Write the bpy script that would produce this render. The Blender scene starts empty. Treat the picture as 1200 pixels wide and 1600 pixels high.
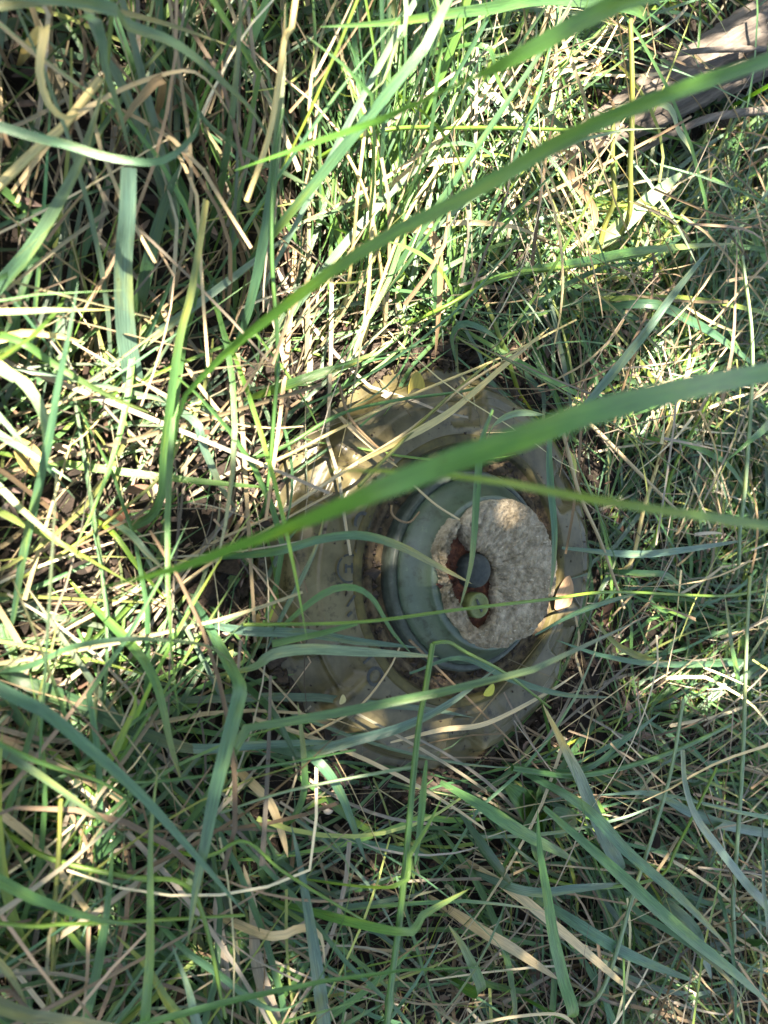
import bpy, bmesh, math, random
import numpy as np
from mathutils import Vector, Matrix

random.seed(7); rng = np.random.default_rng(11)
scene = bpy.context.scene
COL = scene.collection
rad = math.radians

# ------------------------------------------------------------------ camera
FPX = 1155.0                       # focal length in pixels of the 1200 x 1600 photograph
NAD = rad(33.5)                    # optical axis away from straight down
F = Vector((0, math.sin(NAD), -math.cos(NAD)))
RR = Vector((0, math.cos(NAD), math.sin(NAD)))     # picture right
UU = Vector((-1, 0, 0))                            # picture up
D0 = 0.58
CAM = -(F * D0) - RR * (84 / FPX * D0) + UU * (86 / FPX * D0)
cd = bpy.data.cameras.new('camera'); cam = bpy.data.objects.new('camera', cd); COL.objects.link(cam)
cam.matrix_world = Matrix(((RR.x, UU.x, -F.x, CAM.x), (RR.y, UU.y, -F.y, CAM.y), (RR.z, UU.z, -F.z, CAM.z), (0, 0, 0, 1)))
cd.sensor_fit = 'VERTICAL'; cd.sensor_height = 36; cd.sensor_width = 27
cd.lens = FPX / 1600 * 36
cd.clip_start = 0.01; cd.clip_end = 200
cd.dof.use_dof = True; cd.dof.focus_distance = 0.56; cd.dof.aperture_fstop = 7.5
scene.camera = cam

# ------------------------------------------------------------------ sky, sun, exposure
SUN = Vector((-0.40, -0.34, 0.85)).normalized()
w = bpy.data.worlds.new('World'); scene.world = w; w.use_nodes = True
nt = w.node_tree; nt.nodes.clear()
sk = nt.nodes.new('ShaderNodeTexSky'); sk.sky_type = 'NISHITA'; sk.sun_disc = False
sk.sun_elevation = math.asin(SUN.z); sk.sun_rotation = math.atan2(SUN.x, SUN.y)
bg = nt.nodes.new('ShaderNodeBackground'); bg.inputs[1].default_value = 0.06
wo = nt.nodes.new('ShaderNodeOutputWorld')
nt.links.new(sk.outputs[0], bg.inputs[0]); nt.links.new(bg.outputs[0], wo.inputs[0])
sd = bpy.data.lights.new('sun', 'SUN'); sd.energy = 5.0; sd.angle = rad(0.53); sd.color = (1, 0.96, 0.90)
so = bpy.data.objects.new('sun', sd); COL.objects.link(so)
so.rotation_euler = SUN.to_track_quat('Z', 'Y').to_euler(); so.location = SUN * 6
vs = scene.view_settings; vs.view_transform = 'Standard'; vs.look = 'None'; vs.gamma = 1; vs.use_curve_mapping = False
vs.exposure = 3.42
vs.use_white_balance = True; vs.white_balance_temperature = 7900; vs.white_balance_tint = 12

# ------------------------------------------------------------------ helpers
def at(px, py, z=0.0):
    """point at height z (metres) seen at a photograph pixel"""
    d = F + RR * ((px - 600) / FPX) + UU * ((800 - py) / FPX)
    t = (z - CAM.z) / d.z
    return CAM + d * t
def project(P):
    """world (n,3) -> photograph pixels"""
    V = P - np.array(CAM)
    dz = V @ np.array(F)
    return 600 + FPX * (V @ np.array(RR)) / dz, 800 - FPX * (V @ np.array(UU)) / dz
def tag(o, label=None, cat=None, group=None, kind=None):
    if label: o['label'] = label
    if cat: o['category'] = cat
    if group: o['group'] = group
    if kind: o['kind'] = kind
    return o
def link(name, me, mat=None, parent=None):
    o = bpy.data.objects.new(name, me); COL.objects.link(o)
    if mat and not me.materials: me.materials.append(mat)
    if parent: o.parent = parent
    return o
def empty(name, loc=(0, 0, 0)):
    o = bpy.data.objects.new(name, None); COL.objects.link(o); o.location = loc; o.empty_display_size = 0.03
    return o
def np_mesh(name, verts, quads, uv=None, col=None, smooth=True):
    me = bpy.data.meshes.new(name)
    n, m = len(verts), len(quads); k = quads.shape[1]
    me.vertices.add(n); me.vertices.foreach_set('co', np.ascontiguousarray(verts, dtype=np.float32).ravel())
    me.loops.add(m * k); me.loops.foreach_set('vertex_index', np.ascontiguousarray(quads, dtype=np.int32).ravel())
    me.polygons.add(m); me.polygons.foreach_set('loop_start', np.arange(0, m * k, k, dtype=np.int32))
    me.polygons.foreach_set('loop_total', np.full(m, k, dtype=np.int32))
    me.polygons.foreach_set('use_smooth', np.full(m, smooth))
    me.update(calc_edges=True)
    if uv is not None:
        l = me.uv_layers.new(name='UVMap'); l.data.foreach_set('uv', uv[quads.ravel()].astype(np.float32).ravel())
    if col is not None:
        a = me.color_attributes.new('Col', 'FLOAT_COLOR', 'POINT')
        c4 = np.ones((n, 4), dtype=np.float32); c4[:, :3] = col
        a.data.foreach_set('color', c4.ravel())
    me.validate()
    return me
def nodes(name):
    m = bpy.data.materials.new(name); m.use_nodes = True
    n = m.node_tree.nodes; n.clear()
    out = n.new('ShaderNodeOutputMaterial')
    return m, n, m.node_tree.links, out
def noise(n, l, vec, scale, detail=4, rough=0.6, dim='3D'):
    t = n.new('ShaderNodeTexNoise'); t.inputs['Scale'].default_value = scale
    t.inputs['Detail'].default_value = detail; t.inputs['Roughness'].default_value = rough
    if vec is not None: l.new(vec, t.inputs['Vector'])
    return t
def ramp(n, l, fac, stops):
    r = n.new('ShaderNodeValToRGB'); e = r.color_ramp.elements
    while len(e) < len(stops): e.new(0.5)
    for i, (p, c) in enumerate(stops):
        e[i].position = p; e[i].color = (*c, 1) if len(c) == 3 else c
    l.new(fac, r.inputs[0]); return r
def mix(n, l, mode, fac, a, b):
    x = n.new('ShaderNodeMix'); x.data_type = 'RGBA'; x.blend_type = mode
    for s, v in ((x.inputs[0], fac), (x.inputs[6], a), (x.inputs[7], b)):
        if hasattr(v, 'is_linked') or hasattr(v, 'links'): l.new(v, s)
        elif isinstance(v, (int, float)): s.default_value = v
        else: s.default_value = (*v, 1)
    return x.outputs[2]
def bump(n, l, h, strength, dist):
    b = n.new('ShaderNodeBump'); b.inputs['Strength'].default_value = strength; b.inputs['Distance'].default_value = dist
    l.new(h, b.inputs['Height']); return b.outputs[0]

# ------------------------------------------------------------------ materials
def blade_material(name, trans, rough, spec, tint, vein, drift=(1.15, 1.1, 1.0)):
    m, n, l, out = nodes(name)
    at_ = n.new('ShaderNodeAttribute'); at_.attribute_name = 'Col'
    uvn = n.new('ShaderNodeUVMap'); uvn.uv_map = 'UVMap'
    mp = n.new('ShaderNodeMapping'); mp.inputs['Scale'].default_value = (14, 1.2, 1); l.new(uvn.outputs[0], mp.inputs[0])
    ns = noise(n, l, mp.outputs[0], 1.0, 3, 0.6)
    r = ramp(n, l, ns.outputs[0], [(0.30, (1 - vein,) * 3), (0.70, (1 + vein,) * 3)])
    c = mix(n, l, 'MULTIPLY', 1.0, at_.outputs[0], r.outputs[0])
    mp2 = n.new('ShaderNodeMapping'); mp2.inputs['Scale'].default_value = (0.8, 0.45, 1); l.new(uvn.outputs[0], mp2.inputs[0])
    nl = noise(n, l, mp2.outputs[0], 1.0, 3, 0.6)
    rl = ramp(n, l, nl.outputs[0], [(0.35, (0.72, 0.80, 0.85)), (0.52, (1, 1, 1)), (0.70, drift)])
    c = mix(n, l, 'MULTIPLY', 1.0, c, rl.outputs[0])
    geo = n.new('ShaderNodeNewGeometry')
    sp = noise(n, l, geo.outputs['Position'], 260, 3, 0.65)
    sr = ramp(n, l, sp.outputs[0], [(0.66, (0, 0, 0)), (0.74, (1, 1, 1))])
    c = mix(n, l, 'MIX', sr.outputs[0], c, mix(n, l, 'MULTIPLY', 1.0, c, (0.75, 0.62, 0.42)))
    p = n.new('ShaderNodeBsdfPrincipled'); l.new(c, p.inputs['Base Color'])
    p.inputs['Roughness'].default_value = rough; p.inputs['Specular IOR Level'].default_value = spec
    l.new(bump(n, l, ns.outputs[0], 0.5, 0.0006), p.inputs['Normal'])
    t = n.new('ShaderNodeBsdfTranslucent'); l.new(mix(n, l, 'MULTIPLY', 1.0, c, tint), t.inputs[0])
    x = n.new('ShaderNodeMixShader'); x.inputs[0].default_value = trans
    l.new(p.outputs[0], x.inputs[1]); l.new(t.outputs[0], x.inputs[2]); l.new(x.outputs[0], out.inputs[0])
    return m
M_GREEN = blade_material('green_blade', 0.30, 0.36, 0.5, (1.5, 1.45, 0.45), 0.42, (1.75, 1.25, 0.75))
M_STRAW = blade_material('dry_straw', 0.22, 0.6, 0.3, (1.2, 1.05, 0.7), 0.3)
M_TREELEAF = blade_material('tree_leaf', 0.35, 0.45, 0.4, (1.4, 1.5, 0.4), 0.15)

def simple_mat(name, stops, scale, rough=0.8, bumpd=0.002, bstr=0.6, detail=6, spec=0.3, scale2=None, stops2=None):
    m, n, l, out = nodes(name)
    tc = n.new('ShaderNodeTexCoord')
    ns = noise(n, l, tc.outputs['Object'], scale, detail, 0.65)
    r = ramp(n, l, ns.outputs[0], stops); c = r.outputs[0]
    if stops2:
        n2 = noise(n, l, tc.outputs['Object'], scale2, 5, 0.7)
        r2 = ramp(n, l, n2.outputs[0], stops2)
        c = mix(n, l, 'MULTIPLY', 1.0, c, r2.outputs[0])
    p = n.new('ShaderNodeBsdfPrincipled'); l.new(c, p.inputs['Base Color'])
    p.inputs['Roughness'].default_value = rough; p.inputs['Specular IOR Level'].default_value = spec
    if bumpd: l.new(bump(n, l, ns.outputs[0], bstr, bumpd), p.inputs['Normal'])
    l.new(p.outputs[0], out.inputs[0]); return m
W3 = lambda v: (v, v, v)
M_SOIL = simple_mat('soil', [(0.3, (0.006, 0.005, 0.004)), (0.55, (0.018, 0.013, 0.010)), (0.8, (0.055, 0.038, 0.030))], 90, 0.95, 0.006, 1.0, 8)
M_LITTER = blade_material('leaf_litter', 0.1, 0.7, 0.25, (1.1, 1, 0.8), 0.25)
M_CRUMB = simple_mat('dirt', [(0.3, (0.012, 0.010, 0.008)), (0.7, (0.06, 0.045, 0.035))], 300, 0.95, 0.001)
M_BODY = simple_mat('weathered_tan_plastic', [(0.3, (0.022, 0.019, 0.007)), (0.48, (0.078, 0.066, 0.031)), (0.66, (0.125, 0.108, 0.056))], 24, 0.36, 0.0008, 0.5, 10, 0.4,
                    75, [(0.31, (0.16, 0.15, 0.12)), (0.43, W3(0.92)), (1, W3(1.1))])
M_RIM = simple_mat('mossy_yellow_rim', [(0.3, (0.02, 0.018, 0.008)), (0.7, (0.09, 0.076, 0.024))], 70, 0.7, 0.0006)
M_WELL = simple_mat('dirty_groove', [(0.35, (0.018, 0.014, 0.010)), (0.7, (0.12, 0.09, 0.05))], 160, 0.9, 0.002, 1.0, 8)
M_FUZE = simple_mat('grey_green_plastic', [(0.3, (0.024, 0.044, 0.028)), (0.7, (0.046, 0.072, 0.048))], 40, 0.36, 0.0003, 0.3, 6, 0.5,
                    120, [(0.34, (0.45, 0.42, 0.34)), (0.48, W3(1)), (0.62, W3(1)), (0.72, (1.8, 1.7, 1.5))])
M_RING = simple_mat('scuffed_dark_ring', [(0.3, (0.016, 0.022, 0.017)), (0.6, (0.04, 0.052, 0.042)), (0.78, (0.12, 0.12, 0.10))], 150, 0.45, 0.0004, 0.5)
M_RUST = simple_mat('red_brown_cavity', [(0.3, (0.018, 0.009, 0.007)), (0.5, (0.07, 0.024, 0.014)), (0.7, (0.2, 0.075, 0.04))], 190, 0.85, 0.001, 0.8, 8)
M_PLUG = simple_mat('dark_rubber', [(0.35, (0.007, 0.010, 0.010)), (0.7, (0.022, 0.029, 0.027))], 260, 0.65, 0.0004, 0.6)
M_SCREW = simple_mat('olive_screw', [(0.3, (0.05, 0.065, 0.02)), (0.7, (0.13, 0.15, 0.05))], 200, 0.5, 0.0004)
M_INK = simple_mat('black_stamp_ink', [(0.3, (0.015, 0.018, 0.018)), (0.7, (0.05, 0.055, 0.05))], 300, 0.7, 0)
M_BARK = simple_mat('bark', [(0.3, (0.05, 0.038, 0.03)), (0.7, (0.20, 0.16, 0.12))], 30, 0.9, 0.004, 0.9)
M_SHELL = simple_mat('pale_seed', [(0.3, (0.45, 0.36, 0.28)), (0.7, (0.62, 0.53, 0.44))], 200, 0.5, 0.0003)

def cap_material():
    m, n, l, out = nodes('crumbling_grey_fibre')
    tc = n.new('ShaderNodeTexCoord')
    a = noise(n, l, tc.outputs['Object'], 170, 8, 0.75)
    r = ramp(n, l, a.outputs[0], [(0.28, (0.08, 0.066, 0.045)), (0.47, (0.23, 0.195, 0.14)), (0.68, (0.37, 0.325, 0.245))])
    b = noise(n, l, tc.outputs['Object'], 38, 5, 0.7)
    r2 = ramp(n, l, b.outputs[0], [(0.32, (0.45, 0.41, 0.34)), (0.55, W3(.95)), (0.7, W3(1.15))])
    c = mix(n, l, 'MULTIPLY', 1.0, r.outputs[0], r2.outputs[0])
    v = n.new('ShaderNodeTexVoronoi'); v.inputs['Scale'].default_value = 330; l.new(tc.outputs['Object'], v.inputs['Vector'])
    mp = n.new('ShaderNodeMapping'); mp.inputs['Rotation'].default_value = (0, 0, 0.6); mp.inputs['Scale'].default_value = (1, 0.25, 1); l.new(tc.outputs['Object'], mp.inputs[0])
    f = noise(n, l, mp.outputs[0], 420, 2, 0.5)
    fr = ramp(n, l, f.outputs[0], [(0.66, W3(0)), (0.72, W3(1))])
    c = mix(n, l, 'MIX', fr.outputs[0], c, (0.33, 0.29, 0.22))
    p = n.new('ShaderNodeBsdfPrincipled'); l.new(c, p.inputs['Base Color']); p.inputs['Roughness'].default_value = 0.95
    p.inputs['Specular IOR Level'].default_value = 0.15
    h = mix(n, l, 'MIX', 0.5, a.outputs[0], v.outputs[0])
    l.new(bump(n, l, h, 1.0, 0.004), p.inputs['Normal']); l.new(p.outputs[0], out.inputs[0]); return m
M_CAP = cap_material()

# ------------------------------------------------------------------ terrain
def terrain(x, y):
    return (0.006 * np.sin(x * 13 + 1.3) * np.cos(y * 11 + .4) + 0.005 * np.sin(x * 27 + y * 19) + 0.003 * np.sin(x * 53 - y * 47 + 2)
            + 0.02 * np.sin(x * 1.7 + .5) * np.sin(y * 2.1)) * np.clip((np.hypot(x, y) - .12) / .1, 0, 1) \
            + 0.014 * np.exp(-((np.hypot(x, y) - .180) / .018) ** 2) * (.6 + .4 * np.sin(np.arctan2(y, x) * 5 + 1) * np.cos(np.arctan2(y, x) * 3))
# mine profile: radius, height (metres)
PROF = [(0.146, -0.03), (0.155, -0.012), (0.1575, 0.002), (0.1565, 0.009), (0.153, 0.012), (0.1465, 0.013), (0.1445, 0.015), (0.1425, 0.024),
        (0.139, 0.0305), (0.133, 0.034), (0.1265, 0.0352), (0.1245, 0.0368), (0.118, 0.0372), (0.102, 0.0382), (0.096, 0.0376)]
def mine_top(r):
    rr = np.array([0, 0.053, 0.0535, 0.073, 0.0735, 0.09, 0.103, 0.133, 0.1445, 0.1575, 0.16])
    zz = np.array([0.079, 0.079, 0.072, 0.048, 0.04, 0.038, 0.038, 0.036, 0.018, 0.01, -1])
    return np.interp(r, rr, zz)
def floor_z(x, y):
    return np.maximum(terrain(x, y), mine_top(np.hypot(x, y)))

g = np.concatenate([-np.geomspace(40, 1.35, 26), np.linspace(-1.3, 1.3, 210), np.geomspace(1.35, 40, 26)])
X, Y = np.meshgrid(g, g, indexing='ij'); Z = terrain(X, Y)
fine = np.clip(1.4 - np.hypot(X, Y), 0, 1) > 0
Z = Z + fine * (rng.random(Z.shape) - .5) * 0.006
Z = np.where(np.hypot(X, Y) < 0.145, -0.006, Z)
n_ = len(g); idx = np.arange(n_ * n_).reshape(n_, n_)
Q = np.stack([idx[:-1, :-1], idx[1:, :-1], idx[1:, 1:], idx[:-1, 1:]], -1).reshape(-1, 4)
ground = link('ground', np_mesh('ground', np.stack([X, Y, Z], -1).reshape(-1, 3), Q), M_SOIL)
tag(ground, 'dark crumbly soil under the grass', 'ground', kind='structure')

# ------------------------------------------------------------------ ribbons (blades, straws, leaf flakes)
GREENS = np.array([(.050, .130, .052), (.068, .165, .052), (.066, .160, .080), (.100, .205, .045), (.17, .25, .05), (.120, .190, .130)])
STRAWS = np.array([(.38, .30, .18), (.52, .45, .31), (.20, .14, .085), (.27, .235, .185), (.33, .24, .165), (.40, .36, .20)])
def ribbons(P, W, C, roll, fold=0.25, across=3, profile='leaf', twist=None, tipcol=None):
    """P (n,k,3) centre lines, W (n,) full widths, C (n,3) colours -> mesh arrays"""
    n, k, _ = P.shape
    T = np.gradient(P, axis=1); T /= np.linalg.norm(T, axis=2, keepdims=True) + 1e-9
    H = np.stack([-T[..., 1], T[..., 0], np.zeros((n, k))], -1)
    hl = np.linalg.norm(H, axis=2, keepdims=True)
    H = np.where(hl > 1e-3, H / (hl + 1e-9), np.array([1., 0, 0]))
    N = np.cross(H, T)
    N *= np.sign(N[..., 2:3] + 1e-9)
    t = np.linspace(0, 1, k)
    a = roll[:, None] + (twist[:, None] * t[None] if twist is not None else 0)
    S = H * np.cos(a)[..., None] + N * np.sin(a)[..., None]
    NN = N * np.cos(a)[..., None] - H * np.sin(a)[..., None]
    if profile == 'leaf': wt = np.minimum(1, 0.32 + 2.2 * t) * np.power(np.clip(1 - t ** 3.6, 0, 1), 0.8) + 0.03
    elif profile == 'long': wt = (.5 + .5 * np.clip((t - .45) / .3, 0, 1)) * np.power(np.clip(1 - t ** 8, 0, 1), 0.9) + 0.02
    elif profile == 'dry': wt = np.minimum(1, .3 + 3 * t) * np.power(np.clip(1 - t ** 4, 0, 1), .7) + .05
    elif profile == 'straw': wt = np.clip(1.0 - 0.45 * t, 0, 1)
    else: wt = np.sin(np.pi * np.clip(t * .94 + .03, 0, 1)) ** 0.7
    hw = 0.5 * W[:, None] * wt[None]
    us = np.linspace(-1, 1, across)
    V = np.stack([P + S * (hw * u)[..., None] + NN * (hw * fold * (abs(u) - .5))[..., None] for u in us], 2)   # n,k,a,3
    vid = np.arange(n * k * across).reshape(n, k, across)
    Qd = np.stack([vid[:, :-1, :-1], vid[:, :-1, 1:], vid[:, 1:, 1:], vid[:, 1:, :-1]], -1).reshape(-1, 4)
    L = np.linalg.norm(np.diff(P, axis=1), axis=2).sum(1)
    uo = rng.random(n) * 50
    UV = np.stack([np.broadcast_to((us * .5 + .5)[None, None] + uo[:, None, None], (n, k, across)),
                   np.broadcast_to(t[None, :, None] * (L * 40)[:, None, None], (n, k, across))], -1).reshape(-1, 2)
    CC = np.broadcast_to(C[:, None, None, :], (n, k, across, 3)).copy()
    if tipcol is not None:
        f = np.clip((t - 0.6) / 0.4, 0, 1)[None, :, None, None] * tipcol[1][:, None, None, None]
        CC = CC * (1 - f) + tipcol[0][:, None, None, :] * f
    return V.reshape(-1, 3), Qd, UV, CC.reshape(-1, 3)

# region table of how the sward grows: photo spot, lean direction on the picture, spread, green share, density(green, straw), length, width, rise
FIELD = [(150, 120, 95, 30, 1.1, 0.9, .22, 5.0, 38), (330, 330, 88, 22, .9, .9, .20, 4.5, 40), (560, 300, 84, 20, .18, 2.2, .20, 3.2, 34),
         (720, 120, 60, 50, .2, 2.0, .17, 4.0, 28), (850, 300, 25, 60, .08, 2.2, .16, 4.2, 14), (1120, 60, 40, 50, .2, 2.0, .15, 4.4, 16), (1130, 280, 40, 50, .5, 1.7, .15, 4.6, 20),
         (90, 640, 75, 50, .18, .9, .16, 4.0, 26), (330, 760, 35, 45, .05, 1.1, .15, 2.6, 16), (200, 960, 20, 45, .15, 1.0, .15, 3.2, 18),
         (1000, 480, 48, 35, .2, 2.2, .17, 4.0, 16), (1120, 560, 48, 35, .25, 2.2, .17, 4.4, 16), (1020, 750, 55, 45, .05, 2.2, .15, 3.6, 12), (1140, 750, 55, 45, .07, 2.2, .15, 4.2, 12),
         (1000, 900, 60, 60, .04, 2.2, .14, 3.4, 12), (1140, 920, 60, 60, .08, 2.2, .14, 4.0, 12),
         (1090, 1060, 5, 25, .8, 1.9, .17, 3.8, 18), (930, 1330, -40, 22, 2.2, .7, .19, 4.6, 22), (1120, 1460, -48, 26, 2.2, .6, .19, 5.0, 24),
         (680, 1450, -58, 40, 1.5, .9, .17, 3.8, 24), (420, 1380, -75, 45, .5, 1.9, .17, 4.2, 18), (160, 1400, 95, 45, .7, 1.9, .18, 4.4, 26),
         (110, 1150, -22, 40, .8, 1.2, .19, 5.5, 18), (520, 1260, -20, 60, .5, .9, .13, 3.2, 14), (760, 1260, -35, 30, 1.3, .9, .16, 4.0, 18)]
FP = np.array([list(at(f[0], f[1], 0.02))[:2] for f in FIELD]); FA = np.array([f[2:] for f in FIELD], dtype=float)
def field(x, y):
    d2 = (x[:, None] - FP[None, :, 0]) ** 2 + (y[:, None] - FP[None, :, 1]) ** 2
    wgt = 1 / (d2 + 0.0012) ** 2
    wgt /= wgt.sum(1, keepdims=True)
    pick = (wgt.cumsum(1) > rng.random(len(x))[:, None]).argmax(1)
    return FA[pick], wgt @ FA
def strands(n, which, K=9):
    x = rng.uniform(-0.95, 0.95, n); y = rng.uniform(-0.62, 1.15, n)
    tuft = np.zeros(n)
    if which == 'green':
        nt_ = 420; tx = rng.uniform(-.95, .95, nt_); ty = rng.uniform(-.62, 1.15, nt_); ta = rng.normal(0, 24, nt_)
        k_ = rng.integers(0, nt_, n); isn = rng.random(n) < .55
        x = np.where(isn, tx[k_] + rng.normal(0, .011, n), x); y = np.where(isn, ty[k_] + rng.normal(0, .011, n), y); tuft = np.where(isn, ta[k_], 0)
    A, Am = field(x, y)
    dens = Am[:, 3] if which == 'green' else Am[:, 4]
    inside = (np.abs(x) < .8) & (y < .8)
    keep = (rng.random(n) < dens / 2.2 * np.where(inside, 1, .5)) & (np.hypot(x, y) > 0.163)
    x, y, A, tuft = x[keep], y[keep], A[keep], tuft[keep]; n = len(x)
    th = np.radians(A[:, 0] + tuft + rng.normal(0, 1, n) * A[:, 1])
    flip = (rng.random(n) < .3) if which != 'green' else (rng.random(n) < .12)
    th = th + np.where(flip, np.pi, 0)
    hd = np.arctan2(np.cos(th), -np.sin(th))
    L = A[:, 4] * rng.lognormal(0, .35, n)
    W = np.minimum(A[:, 5] * 1e-3 * rng.lognormal(0, .42, n), .0075) * (.74 if which == 'green' else .95)
    if which == 'green':
        e0 = np.radians(A[:, 6] * rng.uniform(.4, 1.9, n)); de = np.radians(rng.uniform(15, 85, n)); z0 = np.full(n, 0.0)
    elif which == 'straw':
        e0 = np.radians(A[:, 6] * rng.uniform(0, 1.5, n)); de = np.radians(rng.uniform(0, 50, n)); z0 = rng.random(n) ** 1.5 * .07 * np.clip(A[:, 3] / 1.6, .25, 1.2)
        W = np.minimum(W * .6, .0034); L = np.minimum(L, .2)
    else:
        e0 = np.radians(rng.uniform(-6, 14, n)); de = np.radians(rng.uniform(0, 12, n)); z0 = rng.random(n) ** 1.5 * .04
        L *= .55; W = rng.uniform(.6, 1.6, n) * 1e-3
        hd = hd + rng.normal(0, .6, n)
    bend = rng.normal(0, .55, n)
    kink = rng.random(n) < .18
    kp = rng.uniform(.3, .7, n); ka = rng.normal(0, .7, n)
    s = np.linspace(0, 1, K)
    P = np.zeros((n, K, 3)); P[:, 0, 0] = x; P[:, 0, 1] = y; P[:, 0, 2] = z0 + terrain(x, y)
    for i in range(1, K):
        sm = (i - .5) / (K - 1)
        h = hd + bend * sm + np.where(kink & (sm > kp), ka, 0); e = e0 - de * sm
        d = L / (K - 1)
        P[:, i, 0] = P[:, i - 1, 0] + d * np.cos(h) * np.cos(e); P[:, i, 1] = P[:, i - 1, 1] + d * np.sin(h) * np.cos(e)
        P[:, i, 2] = P[:, i - 1, 2] + d * np.sin(e)
    base = floor_z(P[..., 0].ravel(), P[..., 1].ravel()).reshape(n, K)
    lift = rng.uniform(.0015, .02, n)[:, None] * s[None] ** .5 + .0008
    over = (base > 0.008) & (np.hypot(P[..., 0], P[..., 1]) < .16)
    P[..., 2] = np.maximum(P[..., 2], base + np.where(over, .003, 1) * lift + np.where(over, .0025, 0))
    P[..., 2] = np.minimum(P[..., 2], (.165 if which == 'green' else .085) + .012 * np.sin(hd * 3)[:, None])
    # the object in the middle stays mostly clear
    u, v = project(P.reshape(-1, 3)); u = u.reshape(n, K); v = v.reshape(n, K)
    inm = ((u - 672) / 248) ** 2 + ((v - 886) / 325) ** 2
    core = (((u - 735) / 145) ** 2 + ((v - 890) / 150) ** 2 < 1).any(1)
    r_ = np.sqrt(inm).min(1)
    pk = np.where(r_ < .97, np.where(which == 'green', .05, .10), 1.0)
    pk = np.where((r_ < .97) & (u.mean(1) < 700) & (v.mean(1) < 760) & (which != 'green'), .35, pk)
    um, vm = np.median(u, axis=1), np.median(v, axis=1)
    if which != 'green':
        pk = np.where((r_ < .97) & (vm < 740), .5, pk)
        pk = np.where((r_ < .97) & (um > 840), 1.0, pk)
    pk = np.where((r_ > .78) & (r_ < .97), np.maximum(pk, .75), pk)
    pk = np.where((r_ > .6) & (r_ <= .78) & (vm > 1040), np.maximum(pk, .3), pk)
    pk = np.where(core, .02, pk)
    lb = np.array(at(930, 215, .03)); le = np.array(at(1320, -35, .03)); ax = (le - lb)[:2]; al = np.linalg.norm(ax); ax = ax / al
    rel = P[..., :2] - lb[:2]; along = rel @ ax; side = np.abs(rel[..., 0] * ax[1] - rel[..., 1] * ax[0])
    onlog = ((along > 0) & (side < .045) & (P[..., 2] < .09)).any(1)
    pk = np.where(onlog, .32, pk)
    dc = np.linalg.norm(P - np.array(CAM), axis=2).min(1)
    k2 = (rng.random(n) < pk) & (dc > .24)
    P, W = P[k2], W[k2]; n = len(P); A = A[k2]
    if which == 'green':
        c = .88 * GREENS[rng.choice(len(GREENS), n, p=[.24, .24, .24, .10, .05, .13])]
        tipc = (STRAWS[rng.choice(len(STRAWS), n)] * .9, np.where(rng.random(n) < .4, rng.random(n), 0))
        c = c * rng.lognormal(0, .22, (n, 1))
        return ribbons(P, W, c, rng.normal(0, .55, n), .3, 3, 'leaf', rng.normal(0, .7, n), tipc)
    c = STRAWS[rng.choice(len(STRAWS), n, p=[.24, .18, .18, .2, .12, .08])] * rng.lognormal(-.30, .38, (n, 1))
    if which == 'straw':
        stalk = rng.random(n) < .09
        c = np.where(stalk[:, None], np.array([.20, .23, .07]) * rng.lognormal(0, .25, (n, 1)), c)
        return ribbons(P, W, c, rng.normal(0, .7, n), .35, 3, 'straw', rng.normal(0, 1.2, n))
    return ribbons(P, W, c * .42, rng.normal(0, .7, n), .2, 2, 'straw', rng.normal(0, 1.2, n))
o = link('green_grass', np_mesh('green_grass', *strands(26000, 'green')), M_GREEN)
tag(o, 'dense green grass of fine blades covering the ground', 'grass', kind='stuff')
o = link('dry_grass', np_mesh('dry_grass', *strands(95000, 'straw', 8)), M_STRAW)
tag(o, 'tangled dry straw-coloured grass lying beneath the green blades', 'dry grass', kind='stuff')
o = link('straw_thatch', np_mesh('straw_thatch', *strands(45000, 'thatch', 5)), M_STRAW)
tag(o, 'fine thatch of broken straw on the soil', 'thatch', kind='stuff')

# leaf litter: brown flakes on the soil
n = 14000
x = rng.uniform(-.8, .8, n); y = rng.uniform(-.55, .9, n)
ok = np.hypot(x, y) > .164; x, y = x[ok], y[ok]; n = len(x)
hd = rng.uniform(0, 2 * np.pi, n); L = rng.lognormal(math.log(.009), .5, n); s = np.linspace(-.5, .5, 4)
P = np.zeros((n, 4, 3)); P[..., 0] = x[:, None] + np.cos(hd)[:, None] * L[:, None] * s; P[..., 1] = y[:, None] + np.sin(hd)[:, None] * L[:, None] * s
P[..., 2] = terrain(x, y)[:, None] + .003 + rng.random(n)[:, None] * .008 + (rng.normal(0, .4, n) * L)[:, None] * s + (rng.normal(0, .8, n) * L)[:, None] * s ** 2
c = np.array([(.08, .05, .038), (.11, .065, .045), (.05, .036, .03), (.30, .215, .18), (.22, .15, .13)])[rng.integers(0, 5, n)] * rng.lognormal(0, .3, (n, 1))
o = link('leaf_litter', np_mesh('leaf_litter', *ribbons(P, L * rng.uniform(.12, .4, n), c * .7, rng.normal(0, .7, n), .5, 3, 'oval')), M_LITTER)
tag(o, 'brown crumbled leaf litter on dark soil', 'leaf litter', kind='stuff')
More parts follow.
